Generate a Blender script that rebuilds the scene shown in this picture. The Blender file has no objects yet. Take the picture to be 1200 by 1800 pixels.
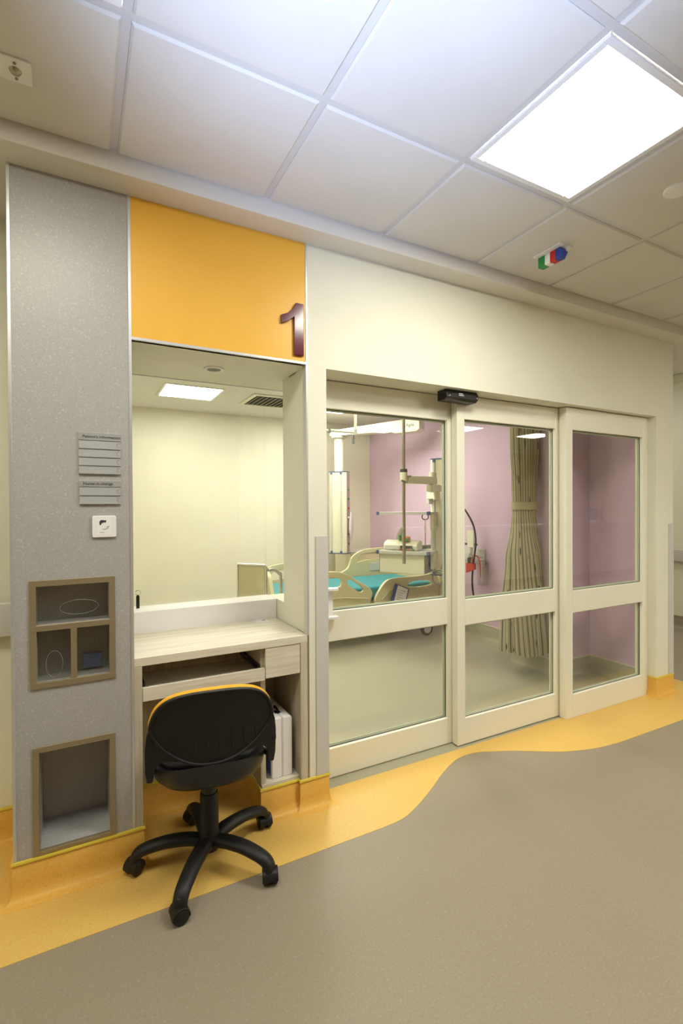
import bpy, bmesh, math, random
from math import sin, cos, pi, radians, sqrt
from mathutils import Vector, Matrix
random.seed(4)
S = bpy.context.scene
COL = S.collection

# ------------------------------------------------------------------ camera
def set_camera():
    yaw, pit, rol = radians(28.16), radians(-.492), radians(-.287)
    r = Vector((cos(yaw), -sin(yaw), 0)); f = Vector((sin(yaw), cos(yaw), 0)); u = Vector((0, 0, 1))
    f, u = f*cos(pit)+u*sin(pit), u*cos(pit)-f*sin(pit)
    r, u = r*cos(rol)+u*sin(rol), u*cos(rol)-r*sin(rol)
    m = Matrix((r, u, -f)).transposed().to_4x4(); m.translation = (0, 0, 1.455)
    cd = bpy.data.cameras.new('camera'); cd.sensor_fit = 'VERTICAL'; cd.sensor_height = 36
    cd.lens = 863/1800*36; cd.clip_start = .02
    c = bpy.data.objects.new('camera', cd); c.matrix_world = m; COL.objects.link(c); S.camera = c
set_camera()
# ------------------------------------------------------------------ world, exposure, light levels
w = bpy.data.worlds.new('world'); S.world = w; w.use_nodes = True
w.node_tree.nodes['Background'].inputs[0].default_value = (.9, .85, .75, 1)
w.node_tree.nodes['Background'].inputs[1].default_value = .15
S.view_settings.view_transform = 'Standard'; S.view_settings.look = 'None'
S.view_settings.gamma = 1; S.view_settings.use_curve_mapping = False
S.view_settings.exposure = 1.10
LAMP = 18.0            # radiance of the corridor light panels
LAMP_ROOM = 12.0       # radiance of the patient room panels
LAMP_COL = (1.0, .985, .86)
# the photographer's flash, bounced off the ceiling
fl = bpy.data.lights.new('bounce_flash', 'SPOT'); fl.energy = 110; fl.color = (.52, .66, 1.0)
fl.spot_size = radians(75); fl.spot_blend = 1.0; fl.shadow_soft_size = .04
flo = bpy.data.objects.new('bounce_flash', fl); COL.objects.link(flo)
flo.location = (.10, .30, 1.62)
flo.rotation_euler = (Vector((.62, .92, 2.79))-flo.location).to_track_quat('-Z', 'Y').to_euler()

# ------------------------------------------------------------------ materials
def lin(c): return tuple(((v/255)/12.92 if v/255 <= .04045 else ((v/255+.055)/1.055)**2.4) for v in c)
class NT:
    def __init__(s, name):
        s.m = bpy.data.materials.new(name); s.m.use_nodes = True; s.t = s.m.node_tree
        s.b = s.t.nodes['Principled BSDF']; s.o = s.t.nodes['Material Output']
    def n(s, typ, **kw):
        x = s.t.nodes.new(typ)
        for k, v in kw.items():
            if isinstance(v, bpy.types.NodeSocket): s.t.links.new(v, x.inputs[k])
            elif k in x.inputs: x.inputs[k].default_value = v
            else: setattr(x, k, v)
        return x
    def l(s, a, b): s.t.links.new(a, b)
def mat(name, col, rough=.5, metal=0, spec=.5, emit=None):
    q = NT(name); q.b.inputs['Base Color'].default_value = (*lin(col), 1)
    q.b.inputs['Roughness'].default_value = rough; q.b.inputs['Metallic'].default_value = metal
    q.b.inputs['Specular IOR Level'].default_value = spec
    return q.m
def ramp(q, fac, stops, interp='LINEAR'):
    r = q.n('ShaderNodeValToRGB'); r.color_ramp.interpolation = interp
    e = r.color_ramp.elements
    while len(e) < len(stops): e.new(.5)
    for i, (p, c) in enumerate(stops):
        e[i].position = p; e[i].color = (*lin(c), 1)
    q.l(fac, r.inputs[0]); return r.outputs[0]
def paint(name, col, rough=.6, var=4, spec=.3):
    q = NT(name); tc = q.n('ShaderNodeTexCoord')
    n = q.n('ShaderNodeTexNoise', Vector=tc.outputs['Object'], Scale=2.5, Detail=3.0)
    d = tuple(max(0, c-var) for c in col)
    q.l(ramp(q, n.outputs['Fac'], [(.35, d), (.65, col)]), q.b.inputs['Base Color'])
    f = q.n('ShaderNodeTexNoise', Vector=tc.outputs['Object'], Scale=220.0, Detail=2.0)
    bp = q.n('ShaderNodeBump', Strength=.05, Distance=.002, Height=f.outputs['Fac']); q.l(bp.outputs[0], q.b.inputs['Normal'])
    q.b.inputs['Roughness'].default_value = rough; q.b.inputs['Specular IOR Level'].default_value = spec
    return q.m
def speckle(name, col, dark, light, scale=160, rough=.4, amount=.1, spec=.4):
    q = NT(name); tc = q.n('ShaderNodeTexCoord')
    n = q.n('ShaderNodeTexNoise', Vector=tc.outputs['Object'], Scale=float(scale), Detail=3.0, Roughness=.65)
    c1 = ramp(q, n.outputs['Fac'], [(.28, dark), (.42, col), (.58, col), (.62+amount, light)])
    v = q.n('ShaderNodeTexVoronoi', Vector=tc.outputs['Object'], Scale=scale*.9)
    k = ramp(q, v.outputs['Distance'], [(.10, (255, 255, 255)), (.2, (0, 0, 0))])
    mx = q.n('ShaderNodeMix', data_type='RGBA'); q.l(c1, mx.inputs[6]); mx.inputs[7].default_value = (*lin(light), 1)
    mu = q.n('ShaderNodeMath', operation='MULTIPLY'); q.l(k, mu.inputs[0]); mu.inputs[1].default_value = .45; q.l(mu.outputs[0], mx.inputs[0])
    q.l(mx.outputs[2], q.b.inputs['Base Color'])
    q.b.inputs['Roughness'].default_value = rough; q.b.inputs['Specular IOR Level'].default_value = spec
    return q.m
def wood(name, c1, c2, c3, axis='X', rough=.45):
    q = NT(name); tc = q.n('ShaderNodeTexCoord'); mp = q.n('ShaderNodeMapping', Vector=tc.outputs['Object'])
    sc = {'X': (1.2, 26, 26), 'Z': (26, 26, 1.2)}[axis]; mp.inputs['Scale'].default_value = sc
    n = q.n('ShaderNodeTexNoise', Vector=mp.outputs[0], Scale=1.6, Detail=5.0, Distortion=.6)
    n2 = q.n('ShaderNodeTexNoise', Vector=mp.outputs[0], Scale=9.0, Detail=3.0)
    a = q.n('ShaderNodeMath', operation='ADD'); q.l(n.outputs['Fac'], a.inputs[0])
    m2 = q.n('ShaderNodeMath', operation='MULTIPLY_ADD'); q.l(n2.outputs['Fac'], m2.inputs[0]); m2.inputs[1].default_value = .35; m2.inputs[2].default_value = -.17
    q.l(m2.outputs[0], a.inputs[1])
    q.l(ramp(q, a.outputs[0], [(.3, c1), (.5, c2), (.68, c3)]), q.b.inputs['Base Color'])
    q.b.inputs['Roughness'].default_value = rough; q.b.inputs['Specular IOR Level'].default_value = .35
    return q.m
def glass(name, tint=(.975, .985, .965), gloss=1.0):
    q = NT(name); q.t.nodes.remove(q.b)
    lw = q.n('ShaderNodeLayerWeight', Blend=.5)     # facing term, the same for both faces of the pane
    pw = q.n('ShaderNodeMath', operation='POWER'); q.l(lw.outputs['Facing'], pw.inputs[0]); pw.inputs[1].default_value = 5.0
    fr = q.n('ShaderNodeMath', operation='MULTIPLY_ADD'); q.l(pw.outputs[0], fr.inputs[0]); fr.inputs[1].default_value = .957; fr.inputs[2].default_value = .043
    tr = q.n('ShaderNodeBsdfTransparent', Color=(*tint, 1)); gl = q.n('ShaderNodeBsdfGlossy', Color=(gloss, gloss, gloss, 1), Roughness=.0)
    mx = q.n('ShaderNodeMixShader'); q.l(fr.outputs[0], mx.inputs[0]); q.l(tr.outputs[0], mx.inputs[1]); q.l(gl.outputs[0], mx.inputs[2])
    q.l(mx.outputs[0], q.o.inputs[0]); return q.m
def emis(name, col, st):
    q = NT(name); q.t.nodes.remove(q.b)
    e = q.n('ShaderNodeEmission', Color=(*col, 1), Strength=st); q.l(e.outputs[0], q.o.inputs[0]); return q.m
def curtain_mat():
    q = NT('curtain_fabric'); uv = q.n('ShaderNodeUVMap'); sx = q.n('ShaderNodeSeparateXYZ'); q.l(uv.outputs[0], sx.inputs[0])
    m = q.n('ShaderNodeMath', operation='MULTIPLY'); q.l(sx.outputs[0], m.inputs[0]); m.inputs[1].default_value = 30
    fr = q.n('ShaderNodeMath', operation='FRACT'); q.l(m.outputs[0], fr.inputs[0])
    base, pale, dark = (160, 150, 124), (188, 179, 152), (72, 60, 48)
    c = ramp(q, fr.outputs[0], [(0, dark), (.12, dark), (.16, base), (.45, base), (.5, pale), (.62, pale), (.68, base), (1, base)])
    mp = q.n('ShaderNodeMapping', Vector=uv.outputs[0]); mp.inputs['Scale'].default_value = (30, 12, 1)
    vo = q.n('ShaderNodeTexVoronoi', Vector=mp.outputs[0], Scale=1.0, Randomness=.8)
    k = ramp(q, vo.outputs['Distance'], [(.15, (255, 255, 255)), (.22, (0, 0, 0))])
    mx = q.n('ShaderNodeMix', data_type='RGBA'); q.l(c, mx.inputs[6]); mx.inputs[7].default_value = (*lin((70, 60, 48)), 1); q.l(k, mx.inputs[0])
    q.l(mx.outputs[2], q.b.inputs['Base Color']); q.b.inputs['Roughness'].default_value = .85; q.b.inputs['Specular IOR Level'].default_value = .15
    return q.m

M = {}
M['wall'] = paint('white_wall_paint', (232, 230, 213))
M['roomwall'] = paint('cream_wall_paint', (233, 229, 210))
M['lilac'] = paint('lilac_wall_paint', (212, 184, 206))
M['ceil'] = paint('ceiling_paint', (226, 222, 214))
M['tile'] = paint('ceiling_tile_face', (218, 214, 208), .75, 5, .15)
M['grid'] = mat('ceiling_grid_metal', (205, 202, 200), .45)
M['yellowpanel'] = paint('yellow_laminate', (242, 186, 70), .35, 4, .4)
M['grey'] = speckle('grey_flecked_laminate', (170, 168, 165), (156, 154, 151), (200, 198, 194), 150, .38)
M['grey2'] = speckle('grey_floor_vinyl', (153, 141, 122), (138, 127, 109), (172, 161, 143), 130, .42, spec=.35)
M['yellow'] = speckle('yellow_floor_vinyl', (226, 186, 100), (212, 166, 74), (233, 199, 124), 110, .42, spec=.35)
M['orange'] = speckle('shaded_yellow_skirting_vinyl', (228, 180, 86), (213, 158, 62), (234, 194, 110), 110, .45, spec=.3)  # same vinyl as the floor, its shading put in as a more orange colour
M['cap'] = mat('skirting_cap', (222, 198, 72), .45)
M['beige'] = speckle('beige_floor_vinyl', (172, 168, 143), (158, 154, 130), (188, 184, 160), 130, .4, spec=.4)
M['beigecap'] = mat('beige_skirting_cap', (206, 196, 168), .5)
M['alu'] = mat('satin_aluminium', (214, 214, 214), .35, .6)
M['bronze'] = mat('champagne_metal', (158, 143, 114), .42, .45)
M['white'] = mat('white_plastic', (236, 234, 232), .4)
M['door'] = mat('cream_powder_coat', (236, 232, 214), .38, 0, .45)
M['framerefl'] = mat('frame_reflection_strip', (214, 220, 196), .35)  # pale green painted in as the frame's reflection in the glass
M['black'] = mat('black_plastic', (22, 21, 20), .5, 0, .4)
M['blackgloss'] = mat('black_gloss_plastic', (24, 22, 20), .25)
M['seatblack'] = mat('black_seat_shell', (34, 34, 35), .42, 0, .45)
M['gasket'] = mat('dark_gasket', (48, 50, 44), .6)
M['maroon'] = mat('maroon_acrylic', (96, 22, 48), .14)
M['chrome'] = mat('chrome', (215, 213, 205), .16, 1)
M['steel'] = mat('brushed_steel', (172, 165, 146), .3, 1)
M['seatyellow'] = mat('yellow_upholstery', (240, 172, 34), .75)
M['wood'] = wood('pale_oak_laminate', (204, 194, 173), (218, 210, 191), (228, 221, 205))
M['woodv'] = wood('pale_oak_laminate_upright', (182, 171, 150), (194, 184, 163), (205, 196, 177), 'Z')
M['guard'] = mat('grey_vinyl_guard', (204, 202, 196), .45)
M['signalu'] = mat('sign_aluminium', (178, 180, 180), .35, .35)
M['signslat'] = mat('sign_insert', (166, 167, 167), .3)
M['ink'] = mat('dark_ink', (58, 58, 62), .6)
M['glass'] = glass('clear_glass')
M['acryl'] = glass('acrylic_cover', (.9, .9, .88))
M['jar'] = glass('clear_jar', (.88, .88, .86))
M['teal'] = mat('teal_vinyl', (44, 138, 148), .5)
M['bedcream'] = mat('cream_bed_plastic', (214, 204, 162), .42)
M['cream'] = mat('cream_enamel', (228, 224, 200), .35)
M['bluetrim'] = mat('blue_trim', (74, 98, 140), .45)
M['red'] = mat('red_plastic', (196, 40, 36), .4)
M['green'] = mat('green_plastic', (40, 140, 70), .4)
M['blue'] = mat('blue_plastic', (38, 62, 150), .4)
M['orangeplastic'] = mat('orange_plastic', (224, 118, 60), .4)
M['darkgrey'] = mat('dark_grey_plastic', (70, 70, 68), .5)
M['midgrey'] = mat('mid_grey_plastic', (128, 126, 118), .45)
M['tan'] = paint('tan_wall_paint', (196, 164, 128))
M['curtain'] = curtain_mat()
M['lamp'] = emis('light_panel_diffuser', LAMP_COL, LAMP)
M['lampdim'] = emis('dim_light_panel_diffuser', (1.0, .965, .80), 11.0)
M['lamproom'] = emis('room_light_panel_diffuser', LAMP_COL, LAMP_ROOM)

# ------------------------------------------------------------------ mesh helpers
class MB:
    def __init__(s): s.v = []; s.f = []
    def add(s, vs, fs):
        o = len(s.v); s.v += [tuple(p) for p in vs]; s.f += [tuple(i+o for i in f) for f in fs]; return s
    def box(s, x0, x1, y0, y1, z0, z1, mx=None):
        vs = [Vector((x, y, z)) for x in (x0, x1) for y in (y0, y1) for z in (z0, z1)]
        if mx: vs = [mx @ p for p in vs]
        return s.add(vs, [(0, 1, 3, 2), (4, 6, 7, 5), (0, 4, 5, 1), (2, 3, 7, 6), (0, 2, 6, 4), (1, 5, 7, 3)])
    def prism(s, pts, a, b, axis=1, fn=None):
        """polygon pts (2d) extruded along axis from a to b"""
        n = len(pts); vs = []
        for t in (a, b):
            for p, q in pts:
                c = {0: (t, p, q), 1: (p, t, q), 2: (p, q, t)}[axis]
                vs.append(fn(Vector(c)) if fn else Vector(c))
        fs = [tuple(range(n)), tuple(range(2*n-1, n-1, -1))]+[(i, i+n, (i+1) % n+n, (i+1) % n) for i in range(n)]
        return s.add(vs, fs)
    def tube(s, path, r, seg=10, cap=True, flat=1.0, up=None):
        path = [Vector(p) for p in path]; n = len(path)
        rs = r if isinstance(r, (list, tuple)) else [r]*n
        vs = []; prev = None
        for i, p in enumerate(path):
            t = (path[min(i+1, n-1)]-path[max(i-1, 0)]).normalized()
            if prev is None:
                ref = Vector(up) if up else (Vector((0, 0, 1)) if abs(t.z) < .9 else Vector((1, 0, 0)))
                a = t.cross(ref).normalized()
            else: a = (prev-t*prev.dot(t)).normalized()
            b = a.cross(t); prev = a
            for k in range(seg):
                g = 2*pi*k/seg; vs.append(p+a*(cos(g)*rs[i])+b*(sin(g)*rs[i]*flat))
        fs = [(i*seg+k, i*seg+(k+1) % seg, (i+1)*seg+(k+1) % seg, (i+1)*seg+k) for i in range(n-1) for k in range(seg)]
        if cap: fs += [tuple(range(seg-1, -1, -1)), tuple(range((n-1)*seg, n*seg))]
        return s.add(vs, fs)
    def cyl(s, c, r, h, axis='Z', seg=24, r2=None):
        d = {'X': Vector((1, 0, 0)), 'Y': Vector((0, 1, 0)), 'Z': Vector((0, 0, 1))}[axis]
        return s.tube([Vector(c), Vector(c)+d*h], [r, r if r2 is None else r2], seg)
    def lathe(s, prof, c=(0, 0, 0), seg=24):
        vs = [(c[0]+r*cos(2*pi*k/seg), c[1]+r*sin(2*pi*k/seg), c[2]+z) for r, z in prof for k in range(seg)]
        n = len(prof)
        fs = [(i*seg+k, i*seg+(k+1) % seg, (i+1)*seg+(k+1) % seg, (i+1)*seg+k) for i in range(n-1) for k in range(seg)]
        fs += [tuple(range(seg-1, -1, -1)), tuple(range((n-1)*seg, n*seg))]
        return s.add(vs, fs)
    def build(s, name, m, parent=None, bevel=0, smooth=40, seg=2):
        me = bpy.data.meshes.new(name); me.from_pydata(s.v, [], s.f); me.update()
        bm = bmesh.new(); bm.from_mesh(me); bmesh.ops.recalc_face_normals(bm, faces=bm.faces[:]); bm.to_mesh(me); bm.free()
        me.materials.append(M[m] if isinstance(m, str) else m)
        if smooth:
            for p in me.polygons: p.use_smooth = True
            me.set_sharp_from_angle(angle=radians(smooth))
        o = bpy.data.objects.new(name, me); COL.objects.link(o)
        if parent: o.parent = parent
        if bevel:
            b = o.modifiers.new('bevel', 'BEVEL'); b.width = bevel; b.segments = seg; b.limit_method = 'ANGLE'; b.angle_limit = radians(40); b.harden_normals = True
        return o
def B(*a, **k): return MB().box(*a, **k)
def gridsolid(xs, zs, holes, y0, y1):
    """slab in the XZ plane with rectangular holes (x0,x1,z0,z1)"""
    X = sorted(set(xs+[v for h in holes for v in h[:2]])); Z = sorted(set(zs+[v for h in holes for v in h[2:]]))
    def solid(i, j):
        if i < 0 or j < 0 or i >= len(X)-1 or j >= len(Z)-1: return False
        cx, cz = (X[i]+X[i+1])/2, (Z[j]+Z[j+1])/2
        return not any(h[0] < cx < h[1] and h[2] < cz < h[3] for h in holes)
    m = MB(); idx = {}
    def V(i, y, j):
        k = (i, y, j)
        if k not in idx: idx[k] = len(m.v); m.v.append((X[i], y, Z[j]))
        return idx[k]
    for i in range(len(X)-1):
        for j in range(len(Z)-1):
            if not solid(i, j): continue
            for y in (y0, y1): m.f.append((V(i, y, j), V(i+1, y, j), V(i+1, y, j+1), V(i, y, j+1)))
            for di, dj, a, b in ((-1, 0, (i, j), (i, j+1)), (1, 0, (i+1, j), (i+1, j+1)), (0, -1, (i, j), (i+1, j)), (0, 1, (i, j+1), (i+1, j+1))):
                if not solid(i+di, j+dj): m.f.append((V(a[0], y0, a[1]), V(b[0], y0, b[1]), V(b[0], y1, b[1]), V(a[0], y1, a[1])))
    return m
def sweep(path, prof):
    """profile (out, z) swept along a 2d path, outwards = right of travel, mitred"""
    n = len(path); P = [Vector(p) for p in path]; nr = []
    for i in range(n-1):
        d = (P[i+1]-P[i]).normalized(); nr.append(Vector((d.y, -d.x)))
    m = MB(); k = len(prof); vs = []
    for i in range(n):
        if i == 0: o = nr[0]
        elif i == n-1: o = nr[-1]
        else:
            a, b = nr[i-1], nr[i]; o = (a+b)/(1+a.dot(b))
        for q, z in prof: vs.append((P[i].x+o.x*q, P[i].y+o.y*q, z))
    fs = [(i*k+j, (i+1)*k+j, (i+1)*k+j+1, i*k+j+1) for i in range(n-1) for j in range(k-1)]
    return m.add(vs, fs)
def tag(o, label=None, cat=None, group=None, kind=None):
    if label: o['label'] = label
    if cat: o['category'] = cat
    if group: o['group'] = group
    if kind: o['kind'] = kind
    return o
def empty(name, loc=(0, 0, 0), rz=0, parent=None):
    o = bpy.data.objects.new(name, None); o.location = loc; o.rotation_euler = (0, 0, rz); o.empty_display_size = .1
    COL.objects.link(o)
    if parent: o.parent = parent
    return o
def struct(o, label, cat='wall'): return tag(o, label, cat, kind='structure')
def copy_tree(o, parent=None):
    c = o.copy(); COL.objects.link(c); c.parent = parent
    for ch in list(o.children): copy_tree(ch, c)
    return c
def text_mesh(body, size, align='LEFT', extrude=.0006):
    cu = bpy.data.curves.new('lettering', 'FONT'); cu.body = body; cu.size = size; cu.align_x = align; cu.extrude = extrude
    o = bpy.data.objects.new('lettering', cu); COL.objects.link(o)
    bpy.context.view_layer.update()
    me = bpy.data.meshes.new_from_object(o.evaluated_get(bpy.context.evaluated_depsgraph_get()))
    bpy.data.objects.remove(o); return me
def lettering(body, size, loc, m, parent, rot=(pi/2, 0, 0), align='LEFT', sx=1):
    me = text_mesh(body, size, align); me.materials.clear(); me.materials.append(M[m])
    o = bpy.data.objects.new('lettering', me); COL.objects.link(o); o.location = loc; o.rotation_euler = rot; o.scale = (sx, 1, 1); o.parent = parent
    return o
def catmull(pts, n=6, closed=False):
    P = [Vector(p) for p in pts]; out = []; L = len(P)
    rng = range(L if closed else L-1)
    for i in rng:
        g = (lambda j: P[j % L]) if closed else (lambda j: P[max(0, min(L-1, j))])
        a, b, c, d = g(i-1), g(i), g(i+1), g(i+2)
        for k in range(n):
            t = k/n
            out.append(.5*((2*b)+(c-a)*t+(2*a-5*b+4*c-d)*t*t+(3*b-a-3*c+d)*t**3))
    if not closed: out.append(P[-1])
    return out

# ------------------------------------------------------------------ dimensions
WY = 2.162      # corridor face of the front wall
WT = 2.722      # underside of the bulkhead
CZ = 2.788      # ceiling tile face
RX, RY, RZ = 3.98, 6.5, 2.71   # patient room: right wall, back wall, ceiling
DT = 2.137      # door opening height

# ------------------------------------------------------------------ floor
fo = struct(B(-3, 11, -4.5, 7, -.1, 0).build('floor', 'grey2', smooth=0), 'grey-brown speckled vinyl corridor floor', 'floor')
edge = [(-3, 1.875), (-.232, 1.875), (.3, 1.870), (.73, 1.870), (1.137, 1.870), (1.23, 1.871), (1.31, 1.878), (1.375, 1.897), (1.481, 1.947), (1.609, 2.018), (1.718, 2.085),
        (1.833, 2.145), (1.919, 2.178), (1.997, 2.188), (2.077, 2.178), (2.173, 2.137), (2.267, 2.092), (2.409, 2.007), (2.510, 1.948), (2.628, 1.903), (2.743, 1.872), (2.87, 1.857), (2.991, 1.851), (3.617, 1.844), (4.406, 1.84)]
edge = [tuple(p) for p in catmull([(x, y, 0) for x, y in edge], 4)]
poly = [(p[0], p[1]) for p in edge]+[(4.406, 6.9), (4.06, 6.9), (4.06, 2.262), (1.05, 2.262), (1.05, 2.62), (-3, 2.62)]
MB().prism(poly, -.01, .0012, 2).build('yellow_border', 'yellow', fo, smooth=0)
MB().prism([(1.0, 2.262), (4.0, 2.262), (4.0, 6.55), (-.15, 6.55), (-.15, 2.7), (1.0, 2.7)], -.01, .0010, 2).build('room_floor', 'beige', fo, smooth=0)

# ------------------------------------------------------------------ walls
wf = MB()
wf.box(.975, 4.095, WY, 2.395, DT, 3.05)
wf.box(.975, 1.076, WY, 2.30, 0, DT)
wf.box(3.87, 4.095, WY, 2.29, 0, DT)
struct(wf.build('wall_front', 'wall'), 'cream white corridor wall framing the sliding doors')
# cheek of the window niche, cut back above the sill
ck = MB(); ck.box(.975, 1.03, 2.30, 2.485, 0, 2.143); ck.box(.975, 1.15, 2.485, 2.74, 0, .947)
struct(ck.build('wall_niche_cheek', 'wall'), 'cream side wall of the desk niche')
sk = MB(); sk.box(.193, 1.25, 2.17, 2.75, 2.143, 3.05)
struct(sk.build('wall_niche_head', 'wall'), 'cream soffit over the desk niche')
yp = B(.195, .966, WY, 2.20, 2.154, WT).build('wall_yellow_panel', 'yellowpanel', bevel=.001)
struct(yp, 'glossy yellow laminate panel above the window niche')
holes = [(-.144, .103, 1.016, 1.163), (-.143, -.030, .802, .995), (-.010, .104, .802, .996), (-.139, .101, .165, .538)]
gp = gridsolid([-.213, .184], [.12, WT], holes, WY, 2.372).build('wall_column', 'grey', smooth=0)
B(-.2, .18, 2.373, 2.40, .13, 1.2).build('recess_back', 'grey', gp, smooth=0)
B(-.1435, .1035, 2.262, 2.372, 1.0165, 1.1625).build('recess_back', 'grey', gp, smooth=0); B(-.1425, -.0305, 2.262, 2.372, .8025, .9945).build('recess_back', 'grey', gp, smooth=0); B(-.0095, .1035, 2.262, 2.372, .8025, .9955).build('recess_back', 'grey', gp, smooth=0)
struct(gp, 'grey flecked laminate column wall with recessed niches')
struct(B(-.2235, .193, 2.405, 2.75, 0, 3.05).build('wall_column_core', 'wall'), 'wall core behind the grey column')
for i, (a, b) in enumerate(((-.2235, -.213), (.184, .195))):
    B(a, b, WY-.003, 2.404, .14, WT).build('trim_%d' % (i+1), 'alu', bevel=.001)
B(.966, .976, WY-.003, 2.2, .842, WT).build('trim_3', 'alu', bevel=.001)
B(.968, .9765, WY-.001, 2.3, .143, .842).build('trim_4', 'bronze', bevel=.001)
B(.195, .966, WY-.003, 2.19, 2.143, 2.154).build('trim_5', 'alu', bevel=.001)
for n_, l_ in (('trim_1', 'aluminium edge strip on the outer side of the grey column'), ('trim_2', 'aluminium strip between grey column and yellow panel'), ('trim_3', 'aluminium strip between yellow panel and white wall'), ('trim_4', 'bronze strip beside the desk leg'), ('trim_5', 'aluminium strip under the yellow panel')):
    struct(bpy.data.objects[n_], l_, 'trim')
struct(B(-3, -.2235, 2.59, 2.75, 0, 3.05).build('wall_left', 'wall'), 'cream recessed corridor wall beyond the grey column')
# patient room shell
struct(B(-.2235, 4.03, RY, RY+.1, 0, 3.05).build('wall_room_back', 'roomwall'), 'cream back wall of the patient room')
struct(B(-.2235, -.12, 2.75, RY, 0, 3.05).build('wall_room_left', 'roomwall'), 'cream side wall of the patient room')
lw = MB(); lw.box(RX, 4.03, 2.2905, RY, 0, RZ)
struct(lw.build('wall_room_right', 'lilac'), 'lilac wall at the head of the bed')
struct(B(3.575, RX, 2.79, 3.3, 0, RZ).build('wall_room_pier', 'lilac'), 'lilac pier beside the sliding door')
struct(B(4.0305, 4.095, 2.2905, RY+.1, 0, 3.05).build('wall_corner_return', 'wall'), 'cream corridor wall around the corner')
struct(B(-.12, RX, 2.40, RY, RZ, RZ+.05).build('ceiling_room', 'ceil'), 'plain white ceiling of the patient room', 'ceiling')
# side corridor and spaces beyond
struct(B(6.3, 6.4, 2.4, 7, 0, 3.2).build('wall_right', 'wall'), 'cream wall of the side corridor')
struct(B(4.095, 6.3, 6.9, 7, 0, 3.2).build('wall_side_end', 'wall'), 'cream end wall of the side corridor')
struct(B(6.4, 11, 2.4, 2.5, 0, 3.05).build('wall_far_right', 'wall'), 'cream corridor wall past the side corridor')
struct(B(4.095, 6.3, 2.6, 7, 3.02, 3.1).build('ceiling_side', 'ceil'), 'raised ceiling of the side corridor', 'ceiling')
struct(B(6.27, 6.3, 2.6, 6.9, 2.93, 3.02).build('trim_6', 'wall', bevel=.01), 'cornice at the top of the side corridor wall', 'trim')
struct(B(-3, 11, -4.5, -4.4, 0, 3.05).build('wall_opposite', 'tan'), 'tan wall behind the nurse station')
struct(B(-3.1, -3, -4.5, 2.75, 0, 3.05).build('wall_corridor_end', 'wall'), 'cream wall closing the corridor')
struct(B(11, 11.1, -4.5, 2.5, 0, 3.05).build('wall_corridor_far_end', 'wall'), 'cream wall closing the far end of the corridor')
struct(B(-3, 11, 2.033, 2.60, WT, 3.05).build('ceiling_bulkhead', 'ceil', bevel=.003), 'plain white bulkhead step above the wall', 'ceiling')

# ------------------------------------------------------------------ skirting
prof = [(.002, .143), (.004, .14), (.004, .06), (.006, .035), (.013, .016), (.026, .005), (.05, .0016)]
capp = [(.001, .150), (.006, .149), (.008, .145), (.008, .139), (.004, .136)]
def cove(name, path, m, cm, label, h=None):
    o = sweep(path, prof).build(name, m); struct(o, label, 'baseboard')
    sweep(path, capp).build('cap_strip', cm, o)
cove('baseboard_left', [(-3, 2.59), (-.2235, 2.59), (-.2235, WY), (.224, WY), (.224, 2.49), (.739, 2.49), (.739, 2.182), (.93, 2.182)], 'orange', 'cap', 'yellow coved skirting around the grey column and desk')
cove('baseboard_pier', [(.9285, 2.20), (.9285, WY), (1.076, WY), (1.076, 2.26)], 'orange', 'cap', 'yellow coved skirting on the narrow pier beside the desk')
cove('baseboard_right', [(3.87, 2.225), (3.87, WY), (4.095, WY), (4.095, 6.5)], 'orange', 'cap', 'yellow coved skirting around the wall corner')
cove('baseboard_room', [(-.12, RY), (RX, RY), (RX, 3.3), (3.575, 3.3), (3.575, 2.79), (RX, 2.79), (RX, 2.30)], 'beige', 'beigecap', 'beige coved skirting around the patient room')
cove('baseboard_side', [(6.3, 6.9), (6.3, 2.4), (11, 2.4)][:2], 'grey2', 'grey2', 'grey coved skirting of the side corridor')

# ------------------------------------------------------------------ ceiling
GX0, GY0, G = .1275, 1.455, .598
ce = struct(B(-3, 11, -4.5, 2.033, 2.83, 2.9).build('ceiling', 'ceil', smooth=0), 'white suspended tile ceiling of the corridor', 'ceiling')
ROWS = [2.033]+[GY0-G*k for k in range(0, 11)]
COLS = [GX0+G*k for k in range(-5, 16)]
LIGHTS = {(2, 1): 'square ceiling light panel in front of the sliding doors', (-1, 1): 'square ceiling light panel in front of the grey column',
          (9, 4): 'square ceiling light panel over the corridor beside the nurse station', (9, 6): 'square ceiling light panel above the nurse counter front',
          (12, 6): 'square ceiling light panel above the far part of the nurse counter', (7, 7): 'square ceiling light panel before the end of the nurse counter',
          (5, 3): 'added square fill light panel over the corridor between doors and nurse station',  # unseen panel, added to brighten the doors and the floor before them
          (-4, 1): 'square ceiling light panel near the closed end of the corridor'}
def tile_mesh(w, h):
    m = MB(); c = .007
    a, b = w/2, h/2
    vs = [(-a, -b, .03), (a, -b, .03), (a, b, .03), (-a, b, .03), (-a, -b, c), (a, -b, c), (a, b, c), (-a, b, c),
          (-a+c, -b+c, 0), (a-c, -b+c, 0), (a-c, b-c, 0), (-a+c, b-c, 0)]
    fs = [(i, (i+1) % 4, (i+1) % 4+4, i+4) for i in range(4)]+[(i+4, (i+1) % 4+4, (i+1) % 4+8, i+8) for i in range(4)]+[(8, 9, 10, 11), (0, 3, 2, 1)]
    return m.add(vs, fs)
BAR = .026
t_full = tile_mesh(G-BAR, G-BAR).build('ceiling_tile', 'tile', ce, smooth=0); t_edge = None
first = True
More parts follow.
